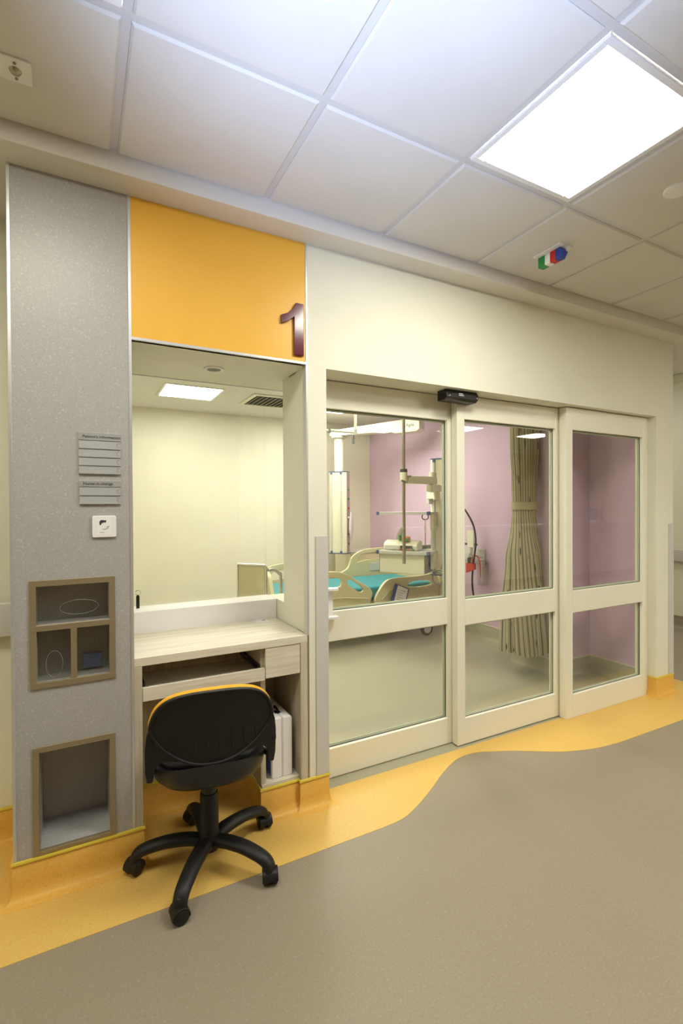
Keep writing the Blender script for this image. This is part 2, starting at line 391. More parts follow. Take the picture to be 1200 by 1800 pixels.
for j in range(len(ROWS)-1):
    y1, y0 = ROWS[j], ROWS[j+1]
    for ci in range(len(COLS)-1):
        k = ci-5
        if (k, j) in LIGHTS: continue
        x0 = COLS[ci]
        if j == 0:
            if t_edge is None:
                t_edge = tile_mesh(G-BAR, (y1-y0)-BAR/2-.002).build('ceiling_tile', 'tile', ce, smooth=0); o = t_edge
            else:
                o = t_edge.copy(); COL.objects.link(o)
            o.location = (x0+G/2, (y0+BAR/2+y1-.002)/2, CZ)
        else:
            if first: o = t_full; first = False
            else:
                o = t_full.copy(); COL.objects.link(o)
            o.location = (x0+G/2, (y0+y1)/2, CZ)
for y in ROWS[1:]: B(COLS[0], COLS[-1], y-.0125, y+.0125, CZ+.009, CZ+.04).build('grid_bar', 'grid', ce, smooth=0)
for x in COLS: B(x-.0125, x+.0125, ROWS[-1], 2.033, CZ+.010, CZ+.04).build('grid_bar', 'grid', ce, smooth=0)

def light_panel(name, label, cx, cy, z, half, lampmat, group):
    t = empty(name, (cx, cy, z)); tag(t, label, 'ceiling light', group)
    fr = MB(); a, b = half, half-.024
    for (x0, x1, y0, y1) in ((-a, a, -a, -b), (-a, a, b, a), (-a, -b, -b, b), (b, a, -b, b)): fr.box(x0, x1, y0, y1, 0, .02)
    fr.build('frame', 'white', t, bevel=.003)
    B(-b, b, -b, b, .006, .012).build('diffuser', lampmat, t, smooth=0)
    for sx, sy in ((1, 1), (-1, 1)): B(sx*(b-.03)-.008, sx*(b-.03)+.008, sy*b-.004, sy*b+.004, -.002, .006).build('latch', 'white', t, bevel=.001)
    return t
for (k, j), lab in LIGHTS.items():
    light_panel('ceiling_light', lab, GX0+G*(k+.5), (ROWS[j]+ROWS[j+1])/2, CZ+.001, G/2-.016, 'lampdim' if k < 0 else 'lamp', 'corridor light panels')
light_panel('ceiling_light', 'square light panel on the room ceiling beside the air vent', 1.07, 5.43, RZ-.012, .305, 'lamproom', 'patient room light panels')
light_panel('ceiling_light', 'square light panel on the room ceiling above the bed', 2.80, 5.46, RZ-.012, .305, 'lamproom', 'patient room light panels')
light_panel('ceiling_light', 'square light panel on the room ceiling between window niche and sliding doors', 1.75, 3.75, RZ-.012, .305, 'lamproom', 'patient room light panels')
light_panel('ceiling_light', 'added square fill light on the room ceiling over the bed side near the doors', 2.75, 4.6, RZ-.012, .305, 'lamproom', 'patient room light panels')  # added out of view to lift the light on the lilac side
sd = light_panel('ceiling_light', 'square light panel on the side corridor ceiling', 5.2, 4.2, 3.006, .29, 'lamproom', 'side corridor light panel')

# air vent
v = empty('air_vent', (2.0, 5.48, RZ-.014)); tag(v, 'square louvred air vent in the patient room ceiling', 'air vent')
fr = MB()
for (x0, x1, y0, y1) in ((-.3, .3, -.3, -.25), (-.3, .3, .25, .3), (-.3, -.25, -.25, .25), (.25, .3, -.25, .25)): fr.box(x0, x1, y0, y1, 0, .012)
fr.build('frame', 'cream', v, bevel=.002); B(-.25, .25, -.25, .25, .010, .0125).build('backing', 'black', v)
for i in range(9):
    x = -.225+i*.055
    B(-.014, .014, -.25, .25, -.0012, .0012, mx=Matrix.Translation((x, 0, -.001)) @ Matrix.Rotation(radians(-35), 4, 'Y')).build('louvre', 'cream', v)

# ceiling sprinkler plate
p = empty('sprinkler_plate', (-.157, 1.782, CZ)); tag(p, 'small square ceiling plate with round centre fitting and two screws', 'sprinkler')
B(-.043, .043, -.047, .047, -.006, .001).build('plate', 'white', p, bevel=.002)
MB().lathe([(.006, -.016), (.012, -.014), (.017, -.006)], seg=16).build('socket', 'steel', p)
for s in (-1, 1): MB().cyl((0, s*.030, -.0085), .0045, .003, seg=10).build('screw', 'midgrey', p)
d = MB().lathe([(.04, -.012), (.05, -.010), (.053, -.004), (.053, .001)], (2.232, 1.16, CZ), 28).build('round_ceiling_cover', 'white'); tag(d, 'round white cover disc on a ceiling tile', 'sprinkler cover')
# coloured arrow call indicator
c = empty('call_indicator', (2.19, 1.75, CZ)); tag(c, 'green white red and blue arrow shaped call lamp under the ceiling', 'call lamp')
B(-.045, .055, -.085, .085, -.008, .001, ).build('base_plate', 'white', c, bevel=.003)
ys = [(.072, .030, 'green'), (.030, -.002, 'white'), (-.002, -.034, 'red')]
for a, b, m in ys: B(-.018, .022, b, a, -.062, -.0081).build('lamp_segment', m, c, bevel=.002)
MB().prism([(-.034, -.062), (-.034, -.0081), (-.062, -.0081), (-.080, -.035), (-.062, -.062)], -.018, .022, 0).build('lamp_segment', 'blue', c, bevel=.002)

# ------------------------------------------------------------------ niche window, sill
wn = empty('window_1', (0, 0, 0)); struct(wn, 'large frameless glass pane at the back of the desk niche', 'window')
B(.17, 1.14, 2.716, 2.724, .946, 2.146).build('pane', 'glass', wn, smooth=0)
sl = MB(); sl.box(.195, .973, 2.592, 2.75, .76, .948); sl.build('sill', 'white', wn, bevel=.003)
for o_ in (B(.195, 1.14, 2.710, 2.730, 2.139, 2.1435), ): o_.build('glazing_channel', 'alu', wn)
dl = empty('downlight', (.593, 2.43, 2.143)); tag(dl, 'small round recessed downlight in the niche soffit', 'downlight')
MB().lathe([(.033, -.001), (.036, -.007), (.046, -.007), (.05, -.002), (.05, .001), (.033, .001)], seg=28).build('ring', 'white', dl)
MB().cyl((0, 0, -.003), .034, .003, seg=24).build('lens', 'midgrey', dl)
# black tag with metal loop standing on the sill
k = empty('key_tag', (.262, 2.69, .948)); tag(k, 'black key tag with a metal ring on the window sill', 'key tag')
MB().prism([(-.008, 0), (.008, 0), (.008, .062), (.003, .068), (-.003, .068), (-.008, .062)], -.004, .004).build('tag', 'blackgloss', k, bevel=.001)
MB().tube([(cos(a)*.013, sin(a)*.006, .080+sin(a)*.010) for a in [i*pi/8 for i in range(17)]], .002, 6).build('ring', 'chrome', k)

# ------------------------------------------------------------------ sliding doors
def sliding_door(n, label, x0, x1, yf, th, gx0, gx1, top, zt, m1, m0, zb, z0):
    d = empty('door_%d' % n, (0, 0, 0)); struct(d, label, 'sliding door')
    y1 = yf+th
    B(x0, gx0, yf, y1, z0, top).build('stile', 'door', d, bevel=.003)
    B(gx1, x1, yf, y1, z0, top).build('stile', 'door', d, bevel=.003)
    B(gx0-.001, gx1+.001, yf+.0005, y1-.0005, zt, top).build('top_rail', 'door', d, bevel=.003)
    B(gx0-.001, gx1+.001, yf+.0005, y1-.0005, m0, m1).build('middle_rail', 'door', d, bevel=.003)
    B(gx0-.001, gx1+.001, yf+.0005, y1-.0005, z0, zb).build('bottom_rail', 'door', d, bevel=.003)
    yc = yf+.024
    for a, b in ((m1, zt), (zb, m0)):
        B(gx0, gx1, yc, yc+.008, a, b).build('pane', 'glass', d, smooth=0)
        for y_, m_, t_ in ((yc-.003, 'gasket', .0035), (yc+.009, 'framerefl', .012)):
            g = MB(); e = t_
            for (p0, p1, q0, q1) in ((gx0, gx0+e, a, b), (gx1-e, gx1, a, b), (gx0+e, gx1-e, a, a+e), (gx0+e, gx1-e, b-e, b)): g.box(p0, p1, y_, y_+.003, q0, q1)
            g.build('gasket' if m_ == 'gasket' else 'frame_reflection_strip', m_, d, smooth=0)  # the pale strip imitates the frame return mirrored in the pane
    return d
sliding_door(1, 'sliding glass door panel next to the narrow pier, set furthest back', 1.085, 2.065, 2.338, .045, 1.150, 1.985, 2.132, 1.985, .900, .740, .163, .007)
sliding_door(2, 'middle sliding glass door panel with the curtain behind it', 2.012, 2.965, 2.281, .052, 2.073, 2.886, 2.132, 1.990, .890, .734, .164, .007)
sliding_door(3, 'fixed glass door panel next to the wall corner, set furthest forward', 2.918, 3.846, 2.219, .056, 2.985, 3.790, 2.132, 1.981, .876, .725, .161, .001)
struct(B(3.846, 3.872, 2.225, 2.30, 0, DT).build('trim_7', 'door', bevel=.003), 'cream jamb beside the fixed door panel', 'trim')
struct(B(1.074, 1.100, 2.31, 2.40, 0, DT).build('trim_8', 'door', bevel=.003), 'cream jamb beside the pier', 'trim')
struct(B(1.08, 3.85, 2.345, 2.375, .0, .0035).build('trim_9', 'beigecap', smooth=0), 'pale floor guide under the sliding doors', 'trim')
# motion sensor
s = empty('door_sensor', (1.983, 2.235, 2.106)); tag(s, 'black motion sensor bar above the sliding doors', 'door sensor')
MB().prism([(.045, .031), (-.025, .031), (-.040, .012), (-.040, -.016), (-.020, -.030), (.045, -.030)], -.12, .12, 0).build('body', 'blackgloss', s, bevel=.003)
B(-.09, .09, -.0415, -.039, -.012, .006).build('lens_strip', 'black', s)
for x in (-.098, .108): MB().cyl((x, -.041, -.006), .005, .003, 'Y', 10).build('led', 'midgrey', s)
for z, n_ in ((.008, 5), (-.001, 6)):
    g = MB(); x = -.032
    for i in range(n_):
        wd = .003+.0022*((i*7+n_) % 3); g.box(x, x+wd, -.0424, -.0415, z-.0022, z+.0022); x += wd+.0013
    g.build('printed_mark', 'white', s, smooth=0)
# white bracket on the door edge
b = empty('holder_bracket', (1.155, 2.31, .868)); tag(b, 'white plastic holder bracket on the sliding door edge', 'bracket')
B(-.035, .036, .016, .028, 0, .163).build('back_plate', 'white', b, bevel=.003)
for z in (0, .149): MB().prism([(-.035, .016), (-.035, -.01), (-.02, -.022), (.045, -.022), (.055, -.012), (.055, .016)], z, z+.014, 2).build('shelf', 'white', b, bevel=.002)

# ------------------------------------------------------------------ corner guards
g1 = MB(); g1.prism([(1.012, WY-.005), (1.079, WY-.005), (1.081, WY-.003), (1.081, WY+.05), (1.0765, WY+.05), (1.0765, WY-.0005), (1.012, WY-.0005)], .150, 1.318, 2)
tag(g1.build('corner_guard', 'guard', bevel=.0015), 'pale grey corner guard on the narrow pier beside the desk', 'corner guard', 'vinyl corner guards')
g2 = MB(); g2.prism([(4.031, WY-.005), (4.099, WY-.005), (4.104, WY), (4.104, WY+.065), (4.0955, WY+.065), (4.0955, WY-.0005), (4.031, WY-.0005)], .150, 1.318, 2)
tag(g2.build('corner_guard', 'guard', bevel=.0015), 'pale grey corner guard on the outer wall corner past the doors', 'corner guard', 'vinyl corner guards')
def handrail(name, label, a, b, nrm, zc):
    t = empty(name); tag(t, label, 'handrail')
    a, b, nrm = Vector(a), Vector(b), Vector(nrm)
    pr = [(.03, -.075), (.055, -.07), (.06, -.03), (.06, .03), (.055, .07), (.03, .075)]
    vs = [(*(q+nrm*o), zc+z) for q in (a, b) for o, z in pr]; n = len(pr)
    MB().add(vs, [(i, (i+1) % n, n+(i+1) % n, n+i) for i in range(n)]+[tuple(range(n)), tuple(range(2*n-1, n-1, -1))]).build('rail', 'guard', t, bevel=.004)
    d = (b-a).normalized()
    L = (b-a).length
    for f in (.04, .5, .96):
        c_ = a+d*L*f
        q = [c_-d*.03+nrm*.001, c_+d*.03+nrm*.001, c_+d*.03+nrm*.031, c_-d*.03+nrm*.031]
        MB().prism([(p.x, p.y) for p in q], zc-.04, zc+.04, 2).build('wall_bracket', 'wall', t)
handrail('handrail', 'grey wall handrail in the side corridor', (6.3, 6.5), (6.3, 2.55), (-1, 0), .87)
handrail('handrail', 'grey wall handrail beyond the grey column', (-2.8, 2.59), (-.226, 2.59), (0, -1), .98)

# ------------------------------------------------------------------ number, signs, switch on the column
one = [(.840, 2.357), (.872, 2.370), (.898, 2.395), (.912, 2.424), (.952, 2.424), (.952, 2.178), (.903, 2.178), (.903, 2.356), (.875, 2.332), (.841, 2.317)]
o = MB().prism(one, WY-.014, WY+.001).build('room_number', 'maroon', bevel=.0025); tag(o, 'maroon raised numeral 1 on the yellow panel', 'room number')
def sign(label, x0, x1, z0, z1, hdr, n, txt, dy):
    t = empty('name_board', ((x0+x1)/2, WY, z0)); tag(t, label, 'sign', 'name boards on the grey column')
    w = (x1-x0)/2; h = z1-z0
    B(-w, w, -.004, .001, 0, h).build('backing', 'signalu', t, bevel=.0008)
    B(-w, w, -.0075, -.004, h-hdr, h).build('header', 'signalu', t, bevel=.0008)
    lettering(txt, .0145, (-w+.013, -.0080, h-hdr*.68), 'ink', t, sx=1.12)
    sh = (h-hdr)/n
    for i in range(n):
        z = i*sh
        sl = MB(); sl.prism([(-.009, z), (-.0042, z), (-.0042, z+sh-.002), (-.0055, z+sh-.002)], -w+.001, w-.001, 0)
        so = sl.build('insert_strip', 'signslat', t, smooth=0)
        arc = [(w-.006-.008*cos(a), -.0092+.0024*((z+sh*.5+.009*sin(a)-z)/sh), z+sh*.5+.009*sin(a)) for a in [(-.5+k/10)*pi for k in range(11)]]
        MB().tube(arc, .0007, 5).build('finger_notch', 'midgrey', so)
    return t
sign('grey name board headed Patient\'s information with four strips', .002, .151, 1.593, 1.755, .031, 4, "Patient's information", 0)
sign('shorter grey name board headed Nurse in charge with two strips', .003, .151, 1.4745, 1.567, .025, 2, 'Nurse in charge', 0)
s = empty('touch_switch', (.0895, WY, 1.3855)); tag(s, 'white wall switch plate with a hand picture on it', 'switch')
def rrect(w, h, r, n=5):
    out = []
    for cx, cz, a0 in ((w-r, h-r, 0), (-w+r, h-r, pi/2), (-w+r, -h+r, pi), (w-r, -h+r, 1.5*pi)):
        out += [(cx+r*cos(a0+k*pi/2/n), cz+r*sin(a0+k*pi/2/n)) for k in range(n+1)]
    return out
MB().prism(rrect(.043, .0425, .006), -.009, .001).build('plate', 'white', s, bevel=.002)
MB().prism(rrect(.0245, .031, .002), -.0096, -.0085).build('sticker', mat('sticker_white', (240, 240, 238), .3), s, smooth=0)
hand = [(-.017, .008), (-.018, .018), (-.014, .025), (-.006, .026), (.002, .024), (.006, .026), (.007, .019), (.003, .015), (-.002, .017), (-.006, .013), (-.009, .014), (-.012, .008), (-.014, .004)]
MB().prism(hand, -.0101, -.0090).build('hand_print', 'ink', s, smooth=0)
for i in range(7):
    a = radians(-5-16*i); r0, r1 = .011, .020-.0006*i
    cx, cz = -.002, -.004
    MB().prism([(cx+r0*cos(a), cz+r0*sin(a)+.006), (cx+r1*cos(a), cz+r1*sin(a)+.008), (cx+r1*cos(a-.13), cz+r1*sin(a-.13)+.008), (cx+r0*cos(a-.13), cz+r0*sin(a-.13)+.006)], -.0101, -.0090).build('sleeve_print', 'midgrey', s, smooth=0)
B(-.017, .0, -.0101, -.0090, -.0235, -.0222).build('printed_line', 'ink', s, smooth=0)

# steel framed glove niche (upper) and bin niche (lower)
t = empty('glove_dispenser', (-.0195, WY, .779)); tag(t, 'bronze framed glove dispenser with three compartments in the grey column', 'dispenser')
def bar(name, x0, x1, z0, z1, par, ox, oz, m='bronze', y0=-.006, y1=.012): return B(x0-ox, x1-ox, y0, y1, z0-oz, z1-oz).build(name, m, par, bevel=.0012)
ox, oz = -.0195, .779
bar('frame_rail', -.165, .126, 1.164, 1.187, t, ox, oz); bar('frame_rail', -.165, .126, .995, 1.0165, t, ox, oz); bar('frame_rail', -.165, .126, .779, .802, t, ox, oz)
bar('frame_stile', -.165, -.1435, .802, 1.164, t, ox, oz, y0=-.0055); bar('frame_stile', .1035, .126, .802, 1.164, t, ox, oz, y0=-.0055); bar('frame_divider', -.031, -.0095, .802, .995, t, ox, oz, y0=-.0055)
for x0, x1, z0, z1, e in ((-.1435, .1035, 1.0165, 1.164, (.0, 1.075, .066, .028)), (-.1435, -.031, .802, .995, (-.086, .865, .028, .05)), (-.0095, .1035, .802, .995, None)):
    cv = B(x0-ox, x1-ox, .004, .007, z0-oz, z1-oz).build('clear_cover', 'acryl', t, smooth=0)
    if e: MB().tube([(e[0]-ox+e[2]*cos(a), .0035, e[1]-oz+e[3]*sin(a)) for a in [i*2*pi/40 for i in range(41)]], .0006, 5, False).build('cut_line', 'signalu', cv)
    lip = MB(); lip.box(x0-ox, x1-ox, .002, .010, z0-oz, z0-oz+.003); lip.build('lower_lip', 'alu', t, smooth=0)
B(.010-ox, .080-ox, .07, .0995, .812-oz, .868-oz).build('glove_box', 'bluetrim', t, bevel=.002)
t = empty('bin_niche_frame', (-.0195, WY, .151)); tag(t, 'bronze frame around the open square bin niche low in the grey column', 'frame')
oz = .151
bar('frame_rail', -.160, .123, .538, .560, t, ox, oz); bar('frame_stile', -.160, -.139, .151, .538, t, ox, oz, y0=-.0055); bar('frame_stile', .101, .123, .151, .538, t, ox, oz, y0=-.0055); bar('frame_rail', -.139, .101, .151, .166, t, ox, oz, y0=-.0055)

# ------------------------------------------------------------------ built in desk
dk = empty('built_in_desk', (.58, 2.37, .143)); tag(dk, 'pale oak built-in desk with a pull-out tray and drawer in the niche', 'desk')
def D(name, x0, x1, y0, y1, z0, z1, m='wood', bv=.0012, par=None):
    return B(x0-.58, x1-.58, y0-2.37, y1-2.37, z0-.143, z1-.143).build(name, m, par or dk, bevel=bv)
D('worktop', .195, .968, WY, 2.592, .807, .842)
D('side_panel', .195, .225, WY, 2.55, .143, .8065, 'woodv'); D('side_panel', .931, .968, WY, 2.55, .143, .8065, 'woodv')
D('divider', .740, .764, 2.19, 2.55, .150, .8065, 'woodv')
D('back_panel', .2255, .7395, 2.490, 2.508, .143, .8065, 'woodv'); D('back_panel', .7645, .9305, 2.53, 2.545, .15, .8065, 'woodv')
D('base_shelf', .741, .930, 2.183, 2.53, .146, .164)
dr = D('drawer', .757, .9295, WY+.003, 2.183, .665, .805)
D('drawer_box', .7655, .925, 2.1835, 2.50, .68, .79, 'wood', .001, dr)
tr = empty('keyboard_tray', (0, 0, 0), 0, dk)
D('tray_front', .2265, .7535, WY+.002, 2.182, .659, .715, 'wood', .0012, tr); D('tray_board', .240, .735, 2.1825, 2.47, .668, .684, 'wood', .001, tr)
for x0, x1 in ((.2262, .2385), (.7275, .7395)): D('tray_runner', x0, x1, 2.19, 2.48, .70 if x0 > .5 else .69, .726, 'blackgloss', 0, tr)
gm = empty('cable_grommet', (0, 0, 0), 0, dk)
gm.location = (.868-.58, 2.545-2.37, .842-.143)
MB().lathe([(.004, .004), (.030, .004), (.036, .003), (.038, .0)], seg=28).build('cap', 'white', gm)
B(.006, .024, -.006, .006, .0035, .0046, mx=Matrix.Rotation(.4, 4, 'Z')).build('cable_slot', 'midgrey', gm)

# white carry case in the desk pedestal
cs = empty('carry_case', (.852, 2.36, .164)); tag(cs, 'white hard plastic carry case standing in the desk pedestal', 'case')
MB().prism([(-.052, 0), (-.002, 0), (-.002, .288), (-.042, .288), (-.052, .279)], -.155, .150).build('case_half', 'white', cs, bevel=.006, seg=3)
MB().prism([(.052, 0), (.002, 0), (.002, .288), (.042, .288), (.052, .279)], -.155, .150).build('case_half', 'white', cs, bevel=.006, seg=3)
B(-.003, .003, -.1535, .1485, .002, .2865).build('seam', 'guard', cs)
MB().tube([(0, -.10, .288), (0, -.098, .298), (0, -.085, .303), (0, -.05, .303), (0, -.037, .298), (0, -.035, .288)], .0055, 8).build('latch', 'blackgloss', cs)
B(-.014, .014, -.10, -.07, .287, .2905).build('latch_plate', 'blackgloss', cs, bevel=.001)
B(-.010, .010, .03, .07, .287, .2895).build('catch', 'midgrey', cs, bevel=.001)
B(-.0545, -.0515, -.14, .0, .01, .09).build('side_foot', 'bluetrim', cs, bevel=.001)
MB().prism([(-.05, .289), (-.045, .340), (-.03, .318), (-.012, .289)], .02, .10).build('plastic_flap', 'white', cs, bevel=.002)

# ------------------------------------------------------------------ task chair
ch = empty('task_chair', (.463, 2.03, 0), radians(-8)); tag(ch, 'black swivel task chair with yellow cushion pushed up to the desk', 'chair')
ang0 = radians(20.4+8)
for i in range(5):
    a = ang0+i*2*pi/5; d = Vector((cos(a), sin(a), 0))
    def P(r, z): return d*r+Vector((0, 0, z))
    path = catmull([P(.02, .095), P(.08, .108), P(.16, .110), P(.225, .100), P(.266, .087), P(.284, .070), P(.290, .052)], 5)
    rr = [.034-.006*min(1, j/(len(path)-1)*1.2) for j in range(len(path))]
    MB().tube(path, rr, 12, flat=.72, up=(0, 0, 1)).build('base_leg', 'black', ch, smooth=60)
    ca = a+[1.2, 1.9, .9, -.9, 2.2][i]; e = Vector((cos(ca), sin(ca), 0)); s_ = Vector((-sin(ca), cos(ca), 0))
    cc = d*.29
    mx = Matrix.Translation(cc+Vector((0, 0, .0292))) @ Matrix.Rotation(ca, 4, 'Z') @ Matrix.Scale(1.16, 4)
    cr = empty('caster', (0, 0, 0), 0, ch); cr.matrix_local = mx
    for sy in (-1, 1):
        MB().lathe([(.006, -.010), (.020, -.0095), (.0245, -.006), (.0250, .002), (.0235, .007), (.016, .0095)], seg=22).build('wheel', 'black', cr).rotation_euler = (pi/2*sy, 0, 0)
        cr.children[-1].location = (0, sy*.0155, 0)
    hood = []
    for k_ in range(13):
        g_ = radians(-10+k_*16.5); hood.append((.0275*cos(g_), .0275*sin(g_)))
    hood += [(.022*cos(radians(-10+k_*16.5)), .022*sin(radians(-10+k_*16.5))) for k_ in range(12, -1, -1)]
    MB().prism(hood, -.0255, .0255).build('hood', 'black', cr, bevel=.002)
    MB().cyl((0, 0, .018), .009, .03, seg=12).build('stem', 'darkgrey', cr)
MB().lathe([(.040, .062), (.044, .075), (.045, .118), (.038, .130), (.036, .285), (.034, .292), (.03, .292)], seg=28).build('column_sleeve', 'black', ch)
MB().lathe([(.030, .285), (.030, .38)], seg=24).build('gas_lift', 'seatblack', ch)
B(-.075, .075, -.10, .10, .372, .405).build('mechanism', 'black', ch, bevel=.01)
MB().tube([(.07, .02, .388), (.16, .03, .386), (.20, .03, .38)], .006, 8).build('lever', 'black', ch)
MB().lathe([(.012, 0), (.018, .004), (.018, .02), (.012, .026)], (0, 0, 0), 14).build('tilt_knob', 'black', ch).location = (.19, .03, .368)
# seat: stacked superellipse rings
def ring(w, dp, z, cy, n=48, ex=2.6, lift=0):
    out = []
    for k_ in range(n):
        a = 2*pi*k_/n; c_, s_ = cos(a), sin(a)
        x = w*math.copysign(abs(c_)**(2/ex), c_); y = dp*math.copysign(abs(s_)**(2/ex), s_)
        out.append((x, cy+y, z+lift*max(0, -s_)**2))
    return out
def stack(rings):
    n = len(rings[0]); m = MB(); vs = [p for r in rings for p in r]
    fs = [(i*n+k, i*n+(k+1) % n, (i+1)*n+(k+1) % n, (i+1)*n+k) for i in range(len(rings)-1) for k in range(n)]
    fs += [tuple(range(n-1, -1, -1)), tuple(range((len(rings)-1)*n, len(rings)*n))]
    return m.add(vs, fs)
stack([ring(.10, .10, .402, 0), ring(.160, .160, .404, 0, lift=.002), ring(.196, .203, .412, 0, lift=.004), ring(.214, .224, .432, 0, lift=.010), ring(.219, .230, .456, 0, lift=.022), ring(.216, .226, .472, 0, lift=.040), ring(.208, .217, .470, 0, lift=.040), ring(.19, .19, .458, 0, lift=.02)]).build('seat_shell', 'seatblack', ch, smooth=70)
stack([ring(.185, .175, .455, .03), ring(.198, .186, .468, .03), ring(.194, .182, .484, .03), ring(.165, .15, .490, .03)]).build('seat_cushion', 'seatblack', ch, smooth=70)
# backrest
half = [(0, .144), (.09, .140), (.155, .124), (.198, .092), (.221, .048), (.226, .008), (.208, -.035), (.160, -.085), (.105, -.122), (.052, -.140), (0, -.145)]
full = half+[(-x, z) for x, z in half[-2:0:-1]]
outl = [(p.x, p.y) for p in catmull([(x, z, 0) for x, z in full], 4, True)]
def bend(x, z, y): return (x, -.232+y+.55*x*x-.14*(z), .652+z)
def blade(scale_y):
    n = len(outl); rings = []
    for f, y in scale_y: rings.append([bend(x*f, z*f, y) for x, z in outl])
    return stack(rings)
blade([(.05, .000), (.4, .000), (.75, .000), (.93, .000), (.95, -.006), (.985, -.007), (1.0, .002), (.995, .012), (.9, .016), (.5, .016)]).build('back_shell', 'black', ch, smooth=50)
blade([(.5, .020), (.9, .0165), (.985, .018), (1.005, .028), (1.0, .042), (.96, .052), (.8, .060), (.4, .062)]).build('back_cushion', 'seatyellow', ch, smooth=70)
for i in range(8):
    x = -.15+i*.043; zt, zb = -.012-.02*(1-abs(x)/.16)*0, -.128+abs(x)*.42*.9
    MB().tube([bend(x*(1.0+.06*t_), zt+(zb-zt)*t_, -.0005) for t_ in (0, .33, .66, 1)], [.0008, .0022, .0026, .0018], 6).build('back_rib', 'black', ch)
for s_ in (-1, 1):
    w_ = [(.226, .006), (.210, -.032), (.165, -.080), (.112, -.117), (.150, -.112), (.186, -.112), (.204, -.130), (.209, -.170), (.214, -.188), (.232, -.188), (.238, -.150), (.238, -.060), (.232, -.01)]
    MB().prism([(x*s_, z) for x, z in w_], -.002, .016, 1, fn=lambda p: Vector(bend(p.x, p.z, p.y))).build('back_bracket', 'black', ch, bevel=.002)
    MB().tube([bend(.222*s_, -.150, .010), (.224*s_, -.12, .468), (.21*s_, -.05, .452), (.16*s_, -.02, .430)], [.014, .013, .012, .012], 10).build('hinge_arm', 'black', ch)
    MB().cyl((.222*s_-(.0 if s_ > 0 else .016), -.175, .565), .022, .016, 'X', 16).build('pivot_cap', 'black', ch, bevel=.002)

# ------------------------------------------------------------------ patient room: bed
bd = empty('hospital_bed', (2.60, 4.86, .0)); tag(bd, 'cream hospital bed with teal mattress and moulded side rails', 'bed')
def Bd(name, x0, x1, y0, y1, z0, z1, m, bv=.004, par=None): return B(x0-2.72, x1-2.72, y0-5.05, y1-5.05, z0, z1).build(name, m, par or bd, bevel=bv)
Bd('bed_frame', 1.78, 3.72, 4.72, 5.38, .36, .46, 'bedcream', .015)
Bd('undercarriage', 1.98, 3.66, 4.63, 5.42, .185, .28, 'midgrey', .02)
for x in (2.25, 3.25): Bd('lift_column', x-.05, x+.05, 4.98, 5.12, .28, .36, 'midgrey')
Bd('mattress', 1.78, 3.68, 4.66, 5.44, .465, .61, 'teal', .03)
def rail_panel(name, pts, y, hole_pts, m='bedcream'):
    """moulded rail panel: outline with slot holes, as bmesh filled face"""
    bm = bmesh.new(); eds = []
    for loop in [pts]+hole_pts:
        vs = [bm.verts.new((p[0]-2.72, y-5.05, p[1])) for p in loop]
        eds += [bm.edges.new((vs[i], vs[(i+1) % len(vs)])) for i in range(len(vs))]
    r = bmesh.ops.triangle_fill(bm, use_beauty=True, use_dissolve=False, edges=eds)
    fs = [g for g in r['geom'] if isinstance(g, bmesh.types.BMFace)]
    ex = bmesh.ops.extrude_face_region(bm, geom=fs)
    bmesh.ops.translate(bm, verts=[g for g in ex['geom'] if isinstance(g, bmesh.types.BMVert)], vec=(0, .035, 0))
    bmesh.ops.recalc_face_normals(bm, faces=bm.faces[:])
    me = bpy.data.meshes.new(name); bm.to_mesh(me); bm.free(); me.materials.append(M[m])
    o = bpy.data.objects.new(name, me); COL.objects.link(o); o.parent = bd
    b_ = o.modifiers.new('bevel', 'BEVEL'); b_.width = .006; b_.segments = 2; b_.limit_method = 'ANGLE'
    return o
def sm(pts, n=5): return [(p.x, p.y) for p in catmull([(x, z, 0) for x, z in pts], n, True)]
r1 = rail_panel('side_rail', sm([(1.90, .42), (1.92, .70), (2.05, .80), (2.35, .81), (2.52, .78), (2.70, .68), (2.84, .58), (2.82, .46), (2.76, .36), (2.4, .33), (2.0, .34)]), 4.60,
           [sm([(2.02, .66), (2.08, .73), (2.30, .745), (2.47, .73), (2.47, .66), (2.40, .645), (2.1, .64)]), sm([(2.54, .69), (2.58, .715), (2.68, .655), (2.74, .60), (2.70, .575), (2.60, .63)])])
MB().tube([(1.98-2.72, 4.592-5.05, .50), (2.2-2.72, 4.592-5.05, .535), (2.5-2.72, 4.592-5.05, .535), (2.79-2.72, 4.592-5.05, .50)], .006, 8).build('moulding_line', 'bedcream', r1)
B(2.56-2.72, 2.68-2.72, 4.594-5.05, 4.601-5.05, .405, .43).build('badge', 'midgrey', r1, bevel=.002)
r2 = rail_panel('side_rail', sm([(2.88, .45), (2.92, .55), (3.02, .66), (3.14, .69), (3.40, .69), (3.62, .70), (3.72, .66), (3.74, .52), (3.66, .42), (3.2, .37), (2.96, .37)]), 4.60,
           [sm([(3.30, .60), (3.36, .635), (3.55, .64), (3.63, .62), (3.62, .58), (3.38, .57)])])
MB().tube([(2.96-2.72, 4.592-5.05, .47), (3.05-2.72, 4.592-5.05, .56), (3.2-2.72, 4.592-5.05, .60), (3.6-2.72, 4.592-5.05, .54)], .006, 8).build('moulding_line', 'bedcream', r2)
r3 = rail_panel('side_rail', sm([(2.60, .48), (2.75, .60), (3.02, .70), (3.10, .85), (3.28, .93), (3.62, .945), (3.72, .90), (3.74, .60), (3.6, .50), (3.0, .46)]), 5.47,
           [sm([(3.16, .78), (3.20, .86), (3.32, .885), (3.58, .885), (3.58, .83), (3.3, .80)])])
B(3.34-2.72, 3.60-2.72, 5.462-5.05, 5.470-5.05, .66, .76).build('control_panel', 'guard', r3, bevel=.004)
